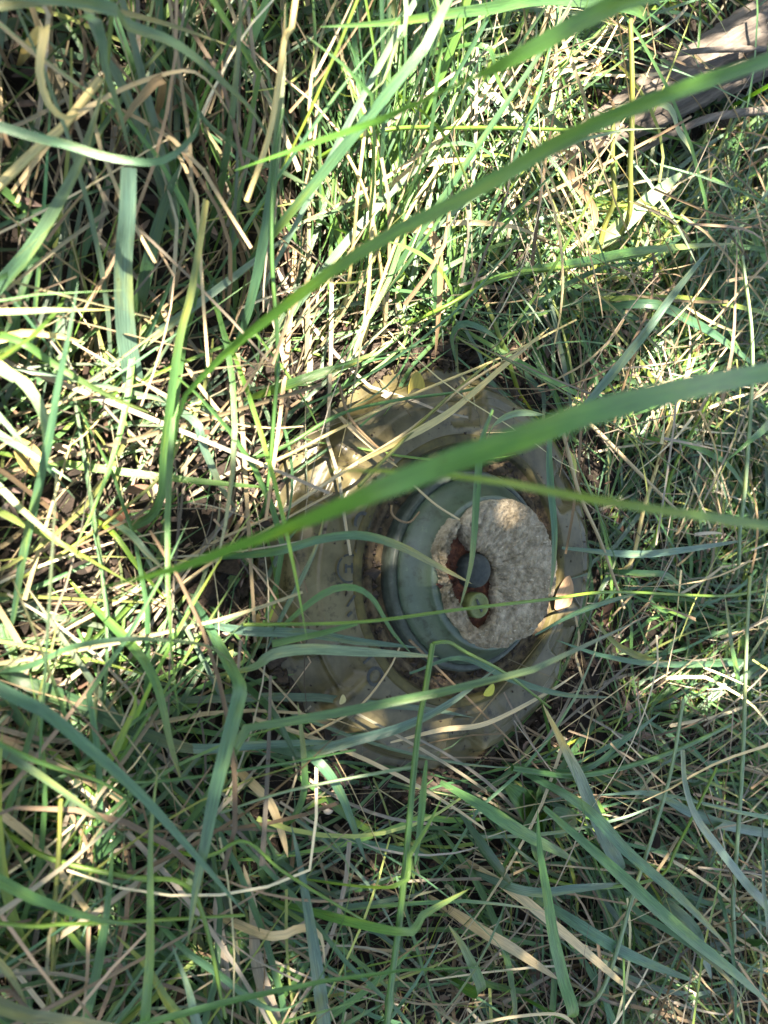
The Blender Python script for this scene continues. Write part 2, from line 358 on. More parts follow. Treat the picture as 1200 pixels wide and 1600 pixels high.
# soil crumbs
def crumbs(pos, size):
    n = len(pos)
    base = np.array([(1, 0, 0), (-1, 0, 0), (0, 1, 0), (0, -1, 0), (0, 0, 1), (0, 0, -1)], float)
    fc = np.array([(0, 2, 4), (2, 1, 4), (1, 3, 4), (3, 0, 4), (2, 0, 5), (1, 2, 5), (3, 1, 5), (0, 3, 5)])
    V = base[None] * (size[:, None, None] * rng.uniform(.5, 1.3, (n, 6, 1))) + rng.normal(0, .25, (n, 6, 3)) * size[:, None, None] + pos[:, None]
    return V.reshape(-1, 3), (fc[None] + 6 * np.arange(n)[:, None, None]).reshape(-1, 3)
n = 9000; x = rng.uniform(-.7, .7, n); y = rng.uniform(-.5, .8, n); ok = np.hypot(x, y) > .162; x, y = x[ok], y[ok]
ab = rng.uniform(0, 6.283, 3500); rb = .154 + np.abs(rng.normal(0, .014, 3500)); x = np.concatenate([x, rb * np.cos(ab)]); y = np.concatenate([y, rb * np.sin(ab)])
zc = np.maximum(terrain(x, y), np.where(np.hypot(x, y) < .157, .011, -1))
v, f = crumbs(np.stack([x, y, zc + .002], -1), rng.lognormal(math.log(.0020), .5, len(x)))
o = link('soil_crumbs', np_mesh('soil_crumbs', v, f, smooth=False), M_CRUMB); tag(o, 'loose dark crumbs of soil', 'soil', kind='stuff')

# ------------------------------------------------------------------ landmine
mine = empty('landmine', (0, 0, 0))
tag(mine, 'round tan plastic landmine with grey-green fuze half hidden in the grass', 'landmine')
def smooth(a, b, t):
    t = np.clip((t - a) / (b - a), 0, 1); return t * t * (3 - 2 * t)
def lathe(name, prof, seg, mat, parent, closed_top=False, mod=None, sub=3):
    pr = np.array(prof)
    # resample profile a little for smooth rounding
    tt = np.linspace(0, len(pr) - 1, (len(pr) - 1) * sub + 1)
    r = np.interp(tt, np.arange(len(pr)), pr[:, 0]); z = np.interp(tt, np.arange(len(pr)), pr[:, 1])
    a = np.linspace(0, 2 * np.pi, seg, endpoint=False)
    R, A = np.meshgrid(r, a, indexing='ij'); Zz = np.broadcast_to(z[:, None], R.shape).copy()
    if mod: R, Zz = mod(R.copy(), Zz, A)
    V = np.stack([R * np.cos(A), R * np.sin(A), Zz], -1).reshape(-1, 3)
    m = len(r); i = np.arange(m * seg).reshape(m, seg); j = np.roll(i, -1, 1)
    Qd = np.stack([i[:-1], j[:-1], j[1:], i[1:]], -1).reshape(-1, 4)
    o = link(name, np_mesh(name, V, Qd), mat, parent); return o
def body_mod(R, Z, A):
    # broad moulded pads with radial notches between them; picture left is -y
    ph = (A + math.pi / 2) % (math.pi / 3.0)
    ph = np.minimum(ph, math.pi / 3.0 - ph)              # 0 at pad centre, pi/6 at notch
    notch = smooth(.38, .42, ph) * smooth(.107, .112, R) * smooth(.146, .1445, R)
    Z = Z - notch * .012 * smooth(.012, .03, Z)
    R = R - smooth(.38, .42, ph) * .008 * smooth(.013, .018, Z) * smooth(.125, .138, R)
    wob = .0007 * np.sin(A * 5 + 1) + .0005 * np.sin(A * 11)
    return R + wob, Z + wob * .6
lathe('body', PROF, 288, M_BODY, mine, mod=body_mod, sub=5)
lathe('rim', [(.1012, .0360), (.1010, .0380), (.100, .0393), (.0975, .0398), (.0945, .0392), (.093, .036), (.0925, .029)], 160, M_RIM, mine)
lathe('groove', [(.0935, .0365), (.091, .0325), (.088, .0315), (.086, .0335), (.083, .0335), (.080, .0305), (.070, .030)], 160, M_WELL, mine)
fuze = lathe('fuze_ring', [(.0735, .030), (.0745, .036), (.0742, .041), (.0725, .0435), (.0700, .0442), (.0685, .0435), (.0675, .0420)], 160, M_RING, mine)
lathe('fuze_body', [(.0690, .0415), (.0680, .0450), (.0665, .0475), (.0610, .0545), (.0570, .0610), (.0550, .0655), (.0525, .0672), (.0300, .0676), (.0003, .0676)], 160, M_FUZE, mine)
lathe('cavity_floor', [(.047, .0684), (.028, .0684), (.0003, .0684)], 60, M_RUST, mine)
# crumbling cap: a slab with a broken hole
ZC = .0775
hole_px = [(688, 862), (694, 842), (706, 824), (716, 812), (724, 826), (730, 848), (740, 862), (758, 868), (772, 884), (776, 906), (774, 930), (777, 952), (768, 976), (754, 984),
           (738, 974), (728, 950), (714, 934), (706, 910), (696, 890)]
hp = np.array([list(at(a, b, ZC))[:2] for a, b in hole_px])
hc = hp.mean(0)
seg = 220
ang = np.linspace(0, 2 * np.pi, seg, endpoint=False)
ha = np.arctan2(hp[:, 1] - hc[1], hp[:, 0] - hc[0]); hr = np.hypot(hp[:, 0] - hc[0], hp[:, 1] - hc[1]); od = np.argsort(ha)
hole = np.interp(ang, np.concatenate([ha[od] - 2 * np.pi, ha[od], ha[od] + 2 * np.pi]), np.tile(hr[od], 3))
hole = hole + rng.normal(0, .0004, seg)
RC = .0525
ca, sa = np.cos(ang), np.sin(ang)
def edge(R):      # distance from hole centre to a circle of radius R round the axis
    b = hc[0] * ca + hc[1] * sa
    return -b + np.sqrt(b * b - (hc @ hc - R * R))
chip = .0007 * np.sin(ang * 9) + .0006 * np.sin(ang * 23 + 1) - .0032 * np.exp(-((ang - 0.75) / .12) ** 2) - .0022 * np.exp(-((ang - 5.1) / .1) ** 2) - .003 * np.exp(-((ang - 3.6) / .06) ** 2)
outer = edge(RC) + chip + rng.normal(0, .0003, seg)
rows = []
rows.append((hole + .0012, np.full(seg, .0686))); rows.append((hole + .0004, np.full(seg, .072))); rows.append((hole + .0003, np.full(seg, .0758)))
for t in (0.02, .07, .13, .2, .3, .4, .5, .6, .7, .8, .88, .94, .98):
    rows.append((hole + (outer - hole) * t, ZC - .0012 * math.exp(-t * 25) - .0016 * max(0, t - .86) / .14 + rng.normal(0, .0006, seg)))
rows.append((outer + .0003, np.full(seg, ZC - .0040))); rows.append((outer + .0004, np.full(seg, ZC - .0075))); rows.append((outer - .002, np.full(seg, .0668)))
V = np.stack([np.stack([hc[0] + r * ca, hc[1] + r * sa, z], -1) for r, z in rows]).reshape(-1, 3)
m = len(rows); i = np.arange(m * seg).reshape(m, seg); j = np.roll(i, -1, 1)
Qd = np.stack([i[:-1], j[:-1], j[1:], i[1:]], -1).reshape(-1, 4)[:, ::-1]
cap = link('pressure_cap', np_mesh('pressure_cap', V, Qd), M_CAP, mine)
tag(cap, 'crumbling grey fibrous pressure cap with a broken hole')
# plug dome and screw in the hole
def local_lathe(name, prof, centre, mat, parent, seg=40, sub=2):
    o = lathe(name, prof, seg, mat, parent, sub=sub); o.location = centre; return o
pc = at(747, 892, .078); sc = at(748, 946, .076)
local_lathe('plug', [(.0118, 0), (.0118, .006), (.0112, .0095), (.0092, .0120), (.0055, .0135), (.0002, .0139)], (pc.x, pc.y, .0684), M_PLUG, mine)
screw = local_lathe('screw', [(.0088, 0), (.0088, .0075), (.0082, .0086), (.0068, .0086), (.0064, .0078), (.0002, .0078)], (sc.x, sc.y, .0684), M_SCREW, mine)
bm = bmesh.new(); bmesh.ops.create_cube(bm, size=1); bmesh.ops.scale(bm, vec=(.0095, .0016, .0012), verts=bm.verts); bmesh.ops.rotate(bm, matrix=Matrix.Rotation(.5, 3, 'Z'), verts=bm.verts)
me = bpy.data.meshes.new('slot'); bm.to_mesh(me); bm.free()
sl = link('slot', me, M_INK, screw); sl.location = (0, 0, .0079)
# red fibres in the cavity
n = 140; q = rng.uniform(0, 1, n); aa = rng.uniform(0, 6.283, n)
hx = hc[0] + np.cos(aa) * .013 * q; hy = hc[1] + np.sin(aa) * .02 * q
v, f = crumbs(np.stack([hx, hy, np.full(n, .0694)], -1), rng.lognormal(math.log(.0011), .4, n))
tag(link('rust_crumbs', np_mesh('rust_crumbs', v, f, smooth=False), M_RUST, mine), kind='stuff')
# dirt crumbs: in the groove and scattered over the body
n = 900; aa = rng.uniform(0, 6.283, n); r = np.where(rng.random(n) < .6, rng.uniform(.077, .093, n), rng.uniform(.093, .155, n))
z = np.where(r < .0935, .0325, np.interp(r, [.0935, .103, .133, .139, .1445, .155], [.040, .0385, .0345, .031, .015, .0115]))
v, f = crumbs(np.stack([r * np.cos(aa), r * np.sin(aa), z], -1), np.where(r < .0935, 1.6, .8) * rng.lognormal(math.log(.0008), .5, n))
tag(link('dirt_crumbs', np_mesh('dirt_crumbs', v, f, smooth=False), M_CRUMB, mine), kind='stuff')
# stamped black marks on the body, around the ring (picture left is -y)
def mark(name, body, px, py, size, rot=0.0):
    cu = bpy.data.curves.new(name, 'FONT'); cu.body = body; cu.size = size; cu.align_x = 'CENTER'; cu.align_y = 'CENTER'; cu.extrude = .0001; cu.offset = .0003
    t = bpy.data.objects.new(name, cu); COL.objects.link(t)
    dg = bpy.context.evaluated_depsgraph_get(); me = bpy.data.meshes.new_from_object(t.evaluated_get(dg))
    bpy.data.objects.remove(t)
    o = link(name, me, M_INK, mine); p = at(px, py, .0385); rr = math.hypot(p.x, p.y)
    nz = np.interp(rr, [.103, .118, .133, .139], [.038, .0365, .034, .0305]) + .0012
    p = at(px, py, nz); o.location = (p.x, p.y, nz)
    o.rotation_euler = (0, 0, math.atan2(p.y, p.x) + math.pi / 2 + rot); return o
bm = bmesh.new()
for k in range(36):
    if k in (4, 5, 21): continue
    a0, a1 = 2 * math.pi * k / 36, 2 * math.pi * (k + 1) / 36
    vs_ = [bm.verts.new((rr * math.cos(a), rr * math.sin(a), 0)) for rr, a in ((.0085, a0), (.0098, a0), (.0098, a1), (.0085, a1))]
    bm.faces.new(vs_)
for (cx, cy, hx_, hy_) in ((0, .0022, .0035, .0008), (0, -.0028, .0030, .0009), (-.0012, 0, .0008, .0022)):
    bm.faces.new([bm.verts.new((cx + sx * hx_, cy + sy * hy_, 0)) for sx, sy in ((-1, -1), (1, -1), (1, 1), (-1, 1))])
me = bpy.data.meshes.new('stamped_ring'); bm.to_mesh(me); bm.free()
o = link('stamped_ring', me, M_INK, mine); p = at(546, 888, .0385); o.location = (p.x, p.y, .0385); o.rotation_euler = (rad(-3), 0, 0)
mark('stamped_letter', 'C', 566, 812, .018); mark('stamped_letter', 'O', 585, 1058, .018); mark('stamped_letter', '/', 548, 940, .012, 1.0); mark('stamped_letter', '-', 560, 862, .014, .5)
mark('stamped_letter', '-', 545, 957, .016, 2.0); mark('stamped_letter', '1', 575, 1030, .014)

# ------------------------------------------------------------------ traced blades, stems and straws
CR = lambda p0, p1, p2, p3, t: .5 * ((2 * p1) + (-p0 + p2) * t + (2 * p0 - 5 * p1 + 4 * p2 - p3) * t * t + (-p0 + 3 * p1 - 3 * p2 + p3) * t ** 3)
def spline(P, m):
    P = np.array(P); k = len(P)
    if k == 2: P = np.array([P[0], (P[0] + P[1]) / 2, P[1]]); k = 3
    E = np.vstack([2 * P[0] - P[1], P, 2 * P[-1] - P[-2]])
    d = np.concatenate([[0], np.cumsum(np.linalg.norm(np.diff(P, axis=0), axis=1))]); d /= d[-1]
    out = []
    for u in np.linspace(0, 1, m):
        i = min(np.searchsorted(d, u, side='right') - 1, k - 2); t = (u - d[i]) / (d[i + 1] - d[i] + 1e-12)
        out.append(CR(E[i], E[i + 1], E[i + 2], E[i + 3], t))
    return np.array(out)
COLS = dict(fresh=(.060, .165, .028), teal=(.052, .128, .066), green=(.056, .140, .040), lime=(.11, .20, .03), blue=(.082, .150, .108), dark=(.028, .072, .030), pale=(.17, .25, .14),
            olive=(.17, .19, .05), straw=(.43, .34, .20), wheat=(.52, .43, .20), brown=(.24, .16, .09), grey=(.33, .28, .22), tip=(.36, .30, .12))
def centre_line(pts, z, root):
    z = np.atleast_1d(np.array(z, float)) * 1e-3
    zi = np.interp(np.linspace(0, 1, len(pts)), np.linspace(0, 1, len(z)), z) if len(z) > 1 else np.full(len(pts), z[0])
    P = [np.array(at(px, py, h)) for (px, py), h in zip(pts, zi)]
    px, py = pts[0]
    if root == 'arch':      # tall blade bowing in from a root well outside the picture
        d = P[0] - P[2]; d[2] = 0; d /= np.linalg.norm(d); h = P[0][2]
        P = [P[0] + d * .58 + [0, 0, -h], P[0] + d * .46 + [0, 0, -h * .4], P[0] + d * .28 + [0, 0, .0], P[0] + d * .12 + [0, 0, .012]] + P
    elif px <= 3 or px >= 1197 or py <= 3 or py >= 1597:       # comes in over the edge of the picture: carry it on to its root in the ground
        d = P[0] - P[1]; d[2] = 0; d /= np.linalg.norm(d) + 1e-9
        h = P[0][2]; reach = max(h, .004) / .45
        P = [P[0] + d * reach * 1.0 - np.array([0, 0, h + .01]), P[0] + d * reach * .55 - np.array([0, 0, h * .38])] + P
    elif zi[0] > .014 and root is None and np.hypot(P[0][0], P[0][1]) > .175:     # inside the picture: the foot dips into the sward
        d = P[0] - P[1]; d[2] = 0; d /= np.linalg.norm(d) + 1e-9; h = P[0][2]
        q = P[0] + d * h * .35; q[2] = 0
        if np.hypot(q[0], q[1]) > .165: P = [q] + P
    return P
def leaf_mesh(name, P, wpx, col, prof='leaf', tip=None, roll=None, twist=0.0, m=None, fold=.28, ntr=None):
    L = sum(np.linalg.norm(P[i + 1] - P[i]) for i in range(len(P) - 1))
    m = m or int(min(60, max(16, L / .006)))
    S = spline(P, m)
    bz = floor_z(S[:, 0], S[:, 1]); S[:, 2] = np.maximum(S[:, 2], np.where(np.hypot(S[:, 0], S[:, 1]) < .16, bz + .002, -1))
    # blade faces up or a little to one side; its real width follows from its apparent one
    dist = np.linalg.norm(S - np.array(CAM), axis=1)
    W = np.array([wpx * .96 / FPX * np.median(np.linalg.norm(np.array(P[-(ntr or len(P)):]) - np.array(CAM), axis=1))])
    c = np.array([COLS[col] if isinstance(col, str) else col]) * random.uniform(.85, 1.15)
    roll = random.gauss(0, .3) if roll is None else roll
    if tip is None and random.random() < .5: tip = random.uniform(.1, .6)
    tc = (np.array([COLS['tip']]), np.array([tip])) if tip else None
    return np_mesh(name, *ribbons(S[None], W, c, np.array([roll]), fold, 5, prof, np.array([twist]), tc))
def tube_mesh(name, P, wpx, col, nodes_at=(), seg=7):
    L = sum(np.linalg.norm(P[i + 1] - P[i]) for i in range(len(P) - 1)); m = int(min(70, max(14, L / .006)))
    S = spline(P, m); bz = floor_z(S[:, 0], S[:, 1]); S[:, 2] = np.maximum(S[:, 2], np.where(np.hypot(S[:, 0], S[:, 1]) < .16, bz + .003, -1))
    dist = np.median(np.linalg.norm(S - np.array(CAM), axis=1)); r = wpx / FPX * dist * .5
    T = np.gradient(S, axis=0); T /= np.linalg.norm(T, axis=1, keepdims=True)
    A = np.cross(T, np.array([.13, .21, .97])); A /= np.linalg.norm(A, axis=1, keepdims=True); B = np.cross(T, A)
    t = np.linspace(0, 1, m); rr = r * (1.05 - .3 * t)
    for q in nodes_at: rr = rr * (1 + .5 * np.exp(-((t - q) / .012) ** 2))
    th = np.linspace(0, 2 * np.pi, seg, endpoint=False)
    V = (S[:, None] + rr[:, None, None] * (np.cos(th)[None, :, None] * A[:, None] + np.sin(th)[None, :, None] * B[:, None])).reshape(-1, 3)
    i = np.arange(m * seg).reshape(m, seg); j = np.roll(i, -1, 1); Qd = np.stack([i[:-1], j[:-1], j[1:], i[1:]], -1).reshape(-1, 4)
    UV = np.stack([np.tile(th / 6.283, m), np.repeat(t * L * 40, seg)], -1)
    c = np.array(COLS[col] if isinstance(col, str) else col) * random.uniform(.9, 1.1)
    cc = np.tile(c, (m * seg, 1))
    return np_mesh(name, V, Qd, UV, cc)
DRY = ('straw', 'wheat', 'brown', 'grey')
def blade(label, col, wpx, pts, z, tip=None, root=None, roll=None, twist=0.0, prof='leaf', fold=.28):
    dry = col in DRY
    me = leaf_mesh('grass_blade', centre_line(pts, z, root), wpx, col, 'dry' if (dry and prof == 'leaf') else prof, tip, roll, twist, fold=fold, ntr=len(pts))
    o = link('dry_straw' if dry else 'grass_strand', me, M_STRAW if dry else M_GREEN)
    return tag(o, label, 'dry grass' if dry else 'grass blade', 'dry blades told apart by eye' if dry else 'grass blades told apart by eye')
def stem(label, col, wpx, pts, z, nodes_at=(), root=None):
    dry = col in DRY
    o = link('straw_stalk' if dry else 'grass_stalk', tube_mesh('grass_stem', centre_line(pts, z, root), wpx, col, nodes_at), M_STRAW if dry else M_GREEN)
    return tag(o, label, 'straw' if dry else 'grass stem', 'straw stalks told apart by eye' if dry else 'grass stems told apart by eye')

# -- four tall blades arching close in front of the lens; their roots stand beyond the right edge
blade('blurred tall blade running from the top edge down to the pale tip at upper left', 'fresh', 27, [(1010, -8), (900, 38), (800, 95), (700, 140), (600, 186), (500, 220), (425, 246), (365, 267)],
      (305, 290, 270, 240, 205, 175, 155, 140), prof='long', tip=0, root='arch', roll=.2)
blade('blurred long blade crossing the upper half from the right edge to mid left', 'fresh', 22, [(1215, 90), (1100, 128), (1000, 165), (900, 208), (800, 266), (700, 322), (600, 372), (500, 436), (440, 482), (390, 520), (348, 556), (304, 602), (280, 640), (268, 745)],
      (318, 310, 302, 292, 278, 258, 236, 210, 188, 165, 140, 120, 100, 70), prof='long', tip=0, root='arch', roll=.15)
blade('widest blurred blade sweeping diagonally over the landmine to its tip at left', 'fresh', 43, [(1215, 578), (1050, 612), (900, 652), (800, 690), (700, 722), (600, 762), (480, 812), (380, 850), (270, 890), (158, 918)],
      (312, 320, 322, 320, 315, 305, 275, 240, 200, 155), prof='long', tip=0, root='arch', roll=-.1, fold=.15)
blade('blurred lime blade entering at the right edge just above the fuze', 'lime', 20, [(1215, 824), (1050, 800), (900, 776), (800, 756), (700, 743), (600, 736), (480, 735)],
      (315, 312, 304, 292, 272, 248, 220), prof='long', tip=0, root='arch', roll=.2)

# -- upper left
blade('curling green blade across the upper left, hooked upward at its end', 'teal', 15, [(0, 198), (100, 225), (175, 247), (250, 252), (298, 217), (310, 185), (300, 120)], (110, 125, 130, 120, 95), twist=.5)
blade('broad blade descending from the top edge at upper left', 'teal', 22, [(80, -5), (200, 40), (280, 72), (350, 130), (400, 182), (440, 260)], (150, 140, 120, 90))
blade('broad blade slanting to the left edge below the hooked blade', 'teal', 24, [(0, 445), (45, 392), (90, 320), (130, 240), (163, 132)], (60, 75, 95, 100))
blade('widest upright blade at upper left, sunlit towards its foot', 'blue', 38, [(207, 600), (196, 520), (192, 420), (198, 340), (201, 262)], (25, 50, 85, 105), prof='straw', roll=0)
blade('long upright blade left of centre, curling left at its foot', 'green', 19, [(204, 822), (236, 806), (252, 770), (256, 706), (264, 642), (280, 530), (300, 450), (322, 312)], (20, 30, 45, 60, 80, 95, 100), prof='straw')
blade('narrow blade falling from the top past the broad diagonal one', 'teal', 15, [(135, 25), (165, 110), (185, 170), (205, 245)], (120, 110, 85))
blade('curled tan blade hanging at the upper left corner', 'wheat', 15, [(68, 40), (62, 110), (75, 160), (100, 184), (130, 176)], (110, 115, 105, 95), twist=1.2)
stem('thick yellow straw stalk rising from the left edge at upper left', 'wheat', 14, [(0, 288), (60, 230), (100, 195), (155, 125)], (80, 90, 85))
blade('arched thin brown straw over the upper left', 'straw', 7, [(95, 205), (170, 150), (250, 118), (305, 113), (342, 150), (372, 205)], (80, 100, 110, 90))
blade('withered brown blade end hanging under the arched straw', 'brown', 17, [(255, 122), (228, 145), (207, 168), (186, 202)], (105, 100, 90), prof='oval')
blade('dark green blade between the widest upright blade and the long one', 'dark', 20, [(215, 480), (237, 390), (260, 310), (282, 258)], (30, 65, 85))
stem('pale straw stem dropping from the top edge left of centre', 'wheat', 8, [(462, -5), (445, 60), (432, 150), (418, 220), (385, 315)], (140, 130, 110))
stem('long thin green stem running down left of centre to the soil', 'green', 7, [(396, 822), (416, 782), (428, 650), (434, 550), (425, 400), (428, 260), (442, 170)], (10, 40, 75, 100, 110), (.45,))
blade('pale twisted blade hooking under at the top centre', 'pale', 10, [(634, -5), (618, 70), (600, 125), (575, 148), (540, 150), (500, 130)], (150, 140, 125, 110), twist=1.0)
blade('bright level blade along the top edge right of centre', 'green', 21, [(870, -2), (760, 14), (700, 22), (600, 36), (500, 42)], (140, 145, 140))
blade('dark horizontal blade at the top left of centre', 'dark', 17, [(-5, 10), (150, 15), (250, 35), (370, 75)], (120, 110, 90))
blade('slim teal blade slanting right below the curling tan one', 'teal', 14, [(265, 130), (330, 200), (400, 250), (470, 285), (550, 345)], (60, 90, 95, 80))
blade('short broad blade standing in shade right of the long upright one', 'green', 18, [(368, 470), (362, 400), (368, 330), (385, 265)], (20, 60, 75))
blade('sunlit level blade at the left edge above the pale ones', 'pale', 18, [(-4, 488), (80, 485), (172, 484)], (70, 80, 70))
blade('pale wide blade bending down at the left edge', 'pale', 24, [(-4, 572), (35, 596), (64, 640), (72, 690), (58, 745)], (70, 85, 75, 40))
blade('second pale blade just above it at the left edge', 'wheat', 16, [(-4, 530), (40, 520), (90, 525), (132, 535)], (60, 70, 60))
blade('long slim blade slanting down the left side to the bottom of the soil patch', 'teal', 14, [(20, 968), (36, 870), (56, 782), (76, 690), (92, 598), (108, 522), (122, 440)], (20, 50, 85, 105, 110))
blade('slim blade sloping right across the sunlit soil at left', 'green', 12, [(12, 526), (80, 566), (132, 598), (188, 626), (242, 648)], (80, 85, 70))
blade('sunlit blade pointing down right on the left edge, above the bare soil', 'pale', 14, [(-4, 758), (40, 802), (88, 842), (130, 876)], (65, 70, 55))
blade('thin dull blade just above the sunlit pointing one at left', 'teal', 10, [(-4, 646), (40, 698), (80, 738), (118, 780)], (55, 60, 45))
blade('short drooping blade left of the landmine, tip on the soil', 'blue', 14, [(302, 656), (318, 698), (346, 762), (374, 800)], (55, 50, 25), tip=.4)
blade('short bluish blade meeting the tip of the widest blurred blade', 'blue', 16, [(200, 832), (228, 862), (258, 892)], (50, 60, 50))
blade('thin lime blade crossing down below the short bluish blade', 'lime', 8, [(176, 832), (216, 886), (262, 940)], (40, 40, 25))
stem('yellow-green stalk slanting up over bare soil left of the landmine', 'olive', 6, [(40, 900), (120, 850), (200, 790), (262, 730), (300, 640)], (15, 30, 45, 40))
stem('pale straw stalk lying from the soil patch towards the landmine', 'straw', 5, [(230, 950), (330, 880), (430, 820), (520, 770)], (15, 30, 45))
stem('second pale straw stalk parallel to it, nearer the left edge', 'straw', 6, [(100, 985), (220, 920), (330, 850), (440, 800)], (12, 22, 32))
blade('flat tan straw blade leaning left above the landmine', 'straw', 9, [(250, 480), (290, 570), (340, 640), (400, 700)], (25, 40, 35))

# -- over and around the landmine
blade('green blade with straw tip reaching over the fuze from left', 'teal', 17, [(425, 862), (500, 842), (562, 836), (622, 852), (680, 882), (737, 912)], (70, 90, 100, 98, 90), tip=1.0)
blade('upright blade hanging straight over the crumbling cap', 'green', 15, [(770, 640), (752, 690), (745, 760), (740, 840), (734, 890), (718, 952)], (120, 125, 118, 105, 92))
blade('upright blade just right of the fuze', 'teal', 13, [(866, 655), (858, 700), (860, 760), (866, 830), (864, 890), (858, 932)], (90, 100, 92, 80))
blade('longer blade right of that one, slanting down right', 'teal', 13, [(880, 650), (905, 730), (940, 812), (960, 870), (974, 925)], (80, 85, 70, 50))
stem('thin straight stalk lying level across the lower fuze', 'lime', 5, [(1205, 918), (1130, 931), (960, 925), (860, 936), (720, 952), (560, 972), (380, 976)], (45, 62, 80, 92, 88, 60), (.3,))
blade('slender blade arching over the lower left of the landmine body', 'green', 11, [(420, 1002), (460, 962), (510, 925), (550, 918), (582, 936), (612, 986), (645, 1024)], (45, 65, 78, 76, 60))
blade('narrow greyish blade standing up from the lower left of the landmine', 'blue', 13, [(418, 1012), (440, 962), (470, 905), (495, 850), (508, 800)], (45, 70, 85), tip=.5)
blade('blunt green blade pointing right on the landmine below the stamped ring', 'green', 12, [(425, 1006), (500, 990), (558, 974)], (50, 64, 66), prof='straw')
blade('bluish blade lying level just above the palest level blade', 'blue', 15, [(380, 985), (480, 990), (560, 1002), (655, 1012)], (45, 60, 62))
blade('palest level blade across the lower landmine', 'pale', 18, [(395, 1042), (425, 1022), (480, 1014), (560, 1018), (685, 1026)], (55, 72, 78, 70), roll=.1)
blade('green blade crossing the lower landmine from left to a raised tip', 'blue', 17, [(470, 1175), (560, 1155), (630, 1135), (700, 1100), (775, 1045)], (50, 70, 80, 85), roll=.0)
blade('dull blade lying right from the bent stem over the lower body', 'teal', 10, [(640, 1052), (720, 1028), (800, 1062), (880, 1085), (960, 1090)], (62, 70, 62, 50))
blade('wide lit straw blade slanting over the upper landmine', 'wheat', 16, [(560, 722), (640, 680), (700, 645), (740, 612), (800, 560), (858, 512)], (60, 68, 66, 55), tip=.3)
stem('straw stalk crossing the upper landmine from left', 'straw', 6, [(440, 800), (540, 735), (640, 672), (730, 600), (820, 545)], (50, 62, 60))
stem('thinner straw stalk just above it over the upper landmine', 'wheat', 5, [(430, 720), (540, 665), (660, 610), (780, 560), (900, 500)], (42, 55, 50))
stem('olive stalk fanning over the upper landmine towards its rim', 'olive', 6, [(560, 760), (628, 690), (690, 630), (760, 570)], (62, 66, 55))
stem('dry stalk leaning the other way on the upper landmine', 'brown', 5, [(530, 600), (545, 650), (580, 690), (615, 720)], (50, 56, 52))
blade('tan straw blade on the upper left shoulder of the landmine', 'straw', 9, [(520, 640), (550, 670), (590, 705), (622, 730)], (45, 52, 50))
stem('long green stalk from the left edge of the landmine over its upper rim', 'green', 6, [(440, 700), (530, 648), (620, 625), (720, 612), (760, 600)], (45, 60, 62), (.4,))
blade('green blade slanting above the upper left edge of the landmine', 'green', 15, [(448, 602), (502, 582), (542, 570), (592, 548)], (45, 60, 62))
blade('short curved blade standing above the landmine rim', 'teal', 11, [(712, 565), (706, 525), (722, 506), (750, 512), (782, 532)], (30, 50, 60, 52))
blade('pale short blade bending over the right upper landmine', 'pale', 16, [(758, 690), (775, 660), (808, 645), (850, 648)], (75, 90, 92))
stem('thin brown straw bent in a loop beside the fuze', 'brown', 4, [(612, 790), (612, 802), (622, 812), (640, 816), (655, 800)], (50, 56, 56))
stem('pale straw poking at the crumbling cap from upper left', 'straw', 4, [(640, 752), (680, 788), (718, 812)], (75, 85, 86))
stem('dry stalk lying down the right side of the landmine', 'straw', 6, [(878, 668), (905, 770), (940, 850), (975, 950)], (60, 62, 40))
stem('second dry stalk beside it, further right', 'straw', 6, [(920, 660), (960, 700), (1010, 750), (1060, 800)], (40, 45, 35))
blade('dry straw blade crossing the lower right of the landmine', 'straw', 8, [(610, 1160), (690, 1140), (760, 1130), (850, 1085), (905, 1050)], (40, 56, 60))
stem('fine straw lying across the lower body from upper left', 'brown', 4, [(640, 1000), (700, 1060), (770, 1130), (850, 1210)], (55, 52, 45))
stem('fine curved straw on the lower left body', 'straw', 4, [(480, 1150), (560, 1105), (605, 1050), (625, 1010)], (40, 52, 55))

# -- the bent stem in the lower middle with its leaves: one plant
plant = empty('grass_plant', at(605, 1600, 0))
tag(plant, 'tall bright green grass stem with side leaves rising below the landmine', 'grass plant')
inv = plant.location.copy()
def child(name, me, mat, par):
    me.transform(Matrix.Translation(-inv)); return link(name, me, mat, par)
child('stem', tube_mesh('stem', centre_line([(604, 1605), (612, 1530), (625, 1430), (636, 1320), (646, 1210), (655, 1130), (665, 1075), (676, 1006)], (90, 105, 115, 115, 110, 105), None), 10, 'green', (.28, .52)), M_GREEN, plant)
child('stem_tip', tube_mesh('stem_tip', centre_line([(676, 1006), (700, 1003), (730, 1020), (790, 1052), (860, 1106)], (105, 105, 95, 80, 55), None), 5, 'lime'), M_GREEN, plant)
child('leaf_blade', leaf_mesh('leaf_blade', centre_line([(622, 1455), (660, 1430), (735, 1388)], (112, 118, 115), None), 15, 'green'), M_GREEN, plant)
child('leaf_blade', leaf_mesh('leaf_blade', centre_line([(612, 1385), (640, 1335), (668, 1290), (692, 1243)], (114, 120, 118), None), 14, 'lime'), M_GREEN, plant)
child('leaf_blade', leaf_mesh('leaf_blade', centre_line([(666, 1188), (660, 1250), (655, 1300), (648, 1355)], (112, 118, 110), None), 12, 'green'), M_GREEN, plant)
child('side_stalk', tube_mesh('side_stalk', centre_line([(648, 1198), (600, 1206), (450, 1236), (345, 1270)], (110, 105, 80, 60), None), 5, 'pale'), M_GREEN, plant)

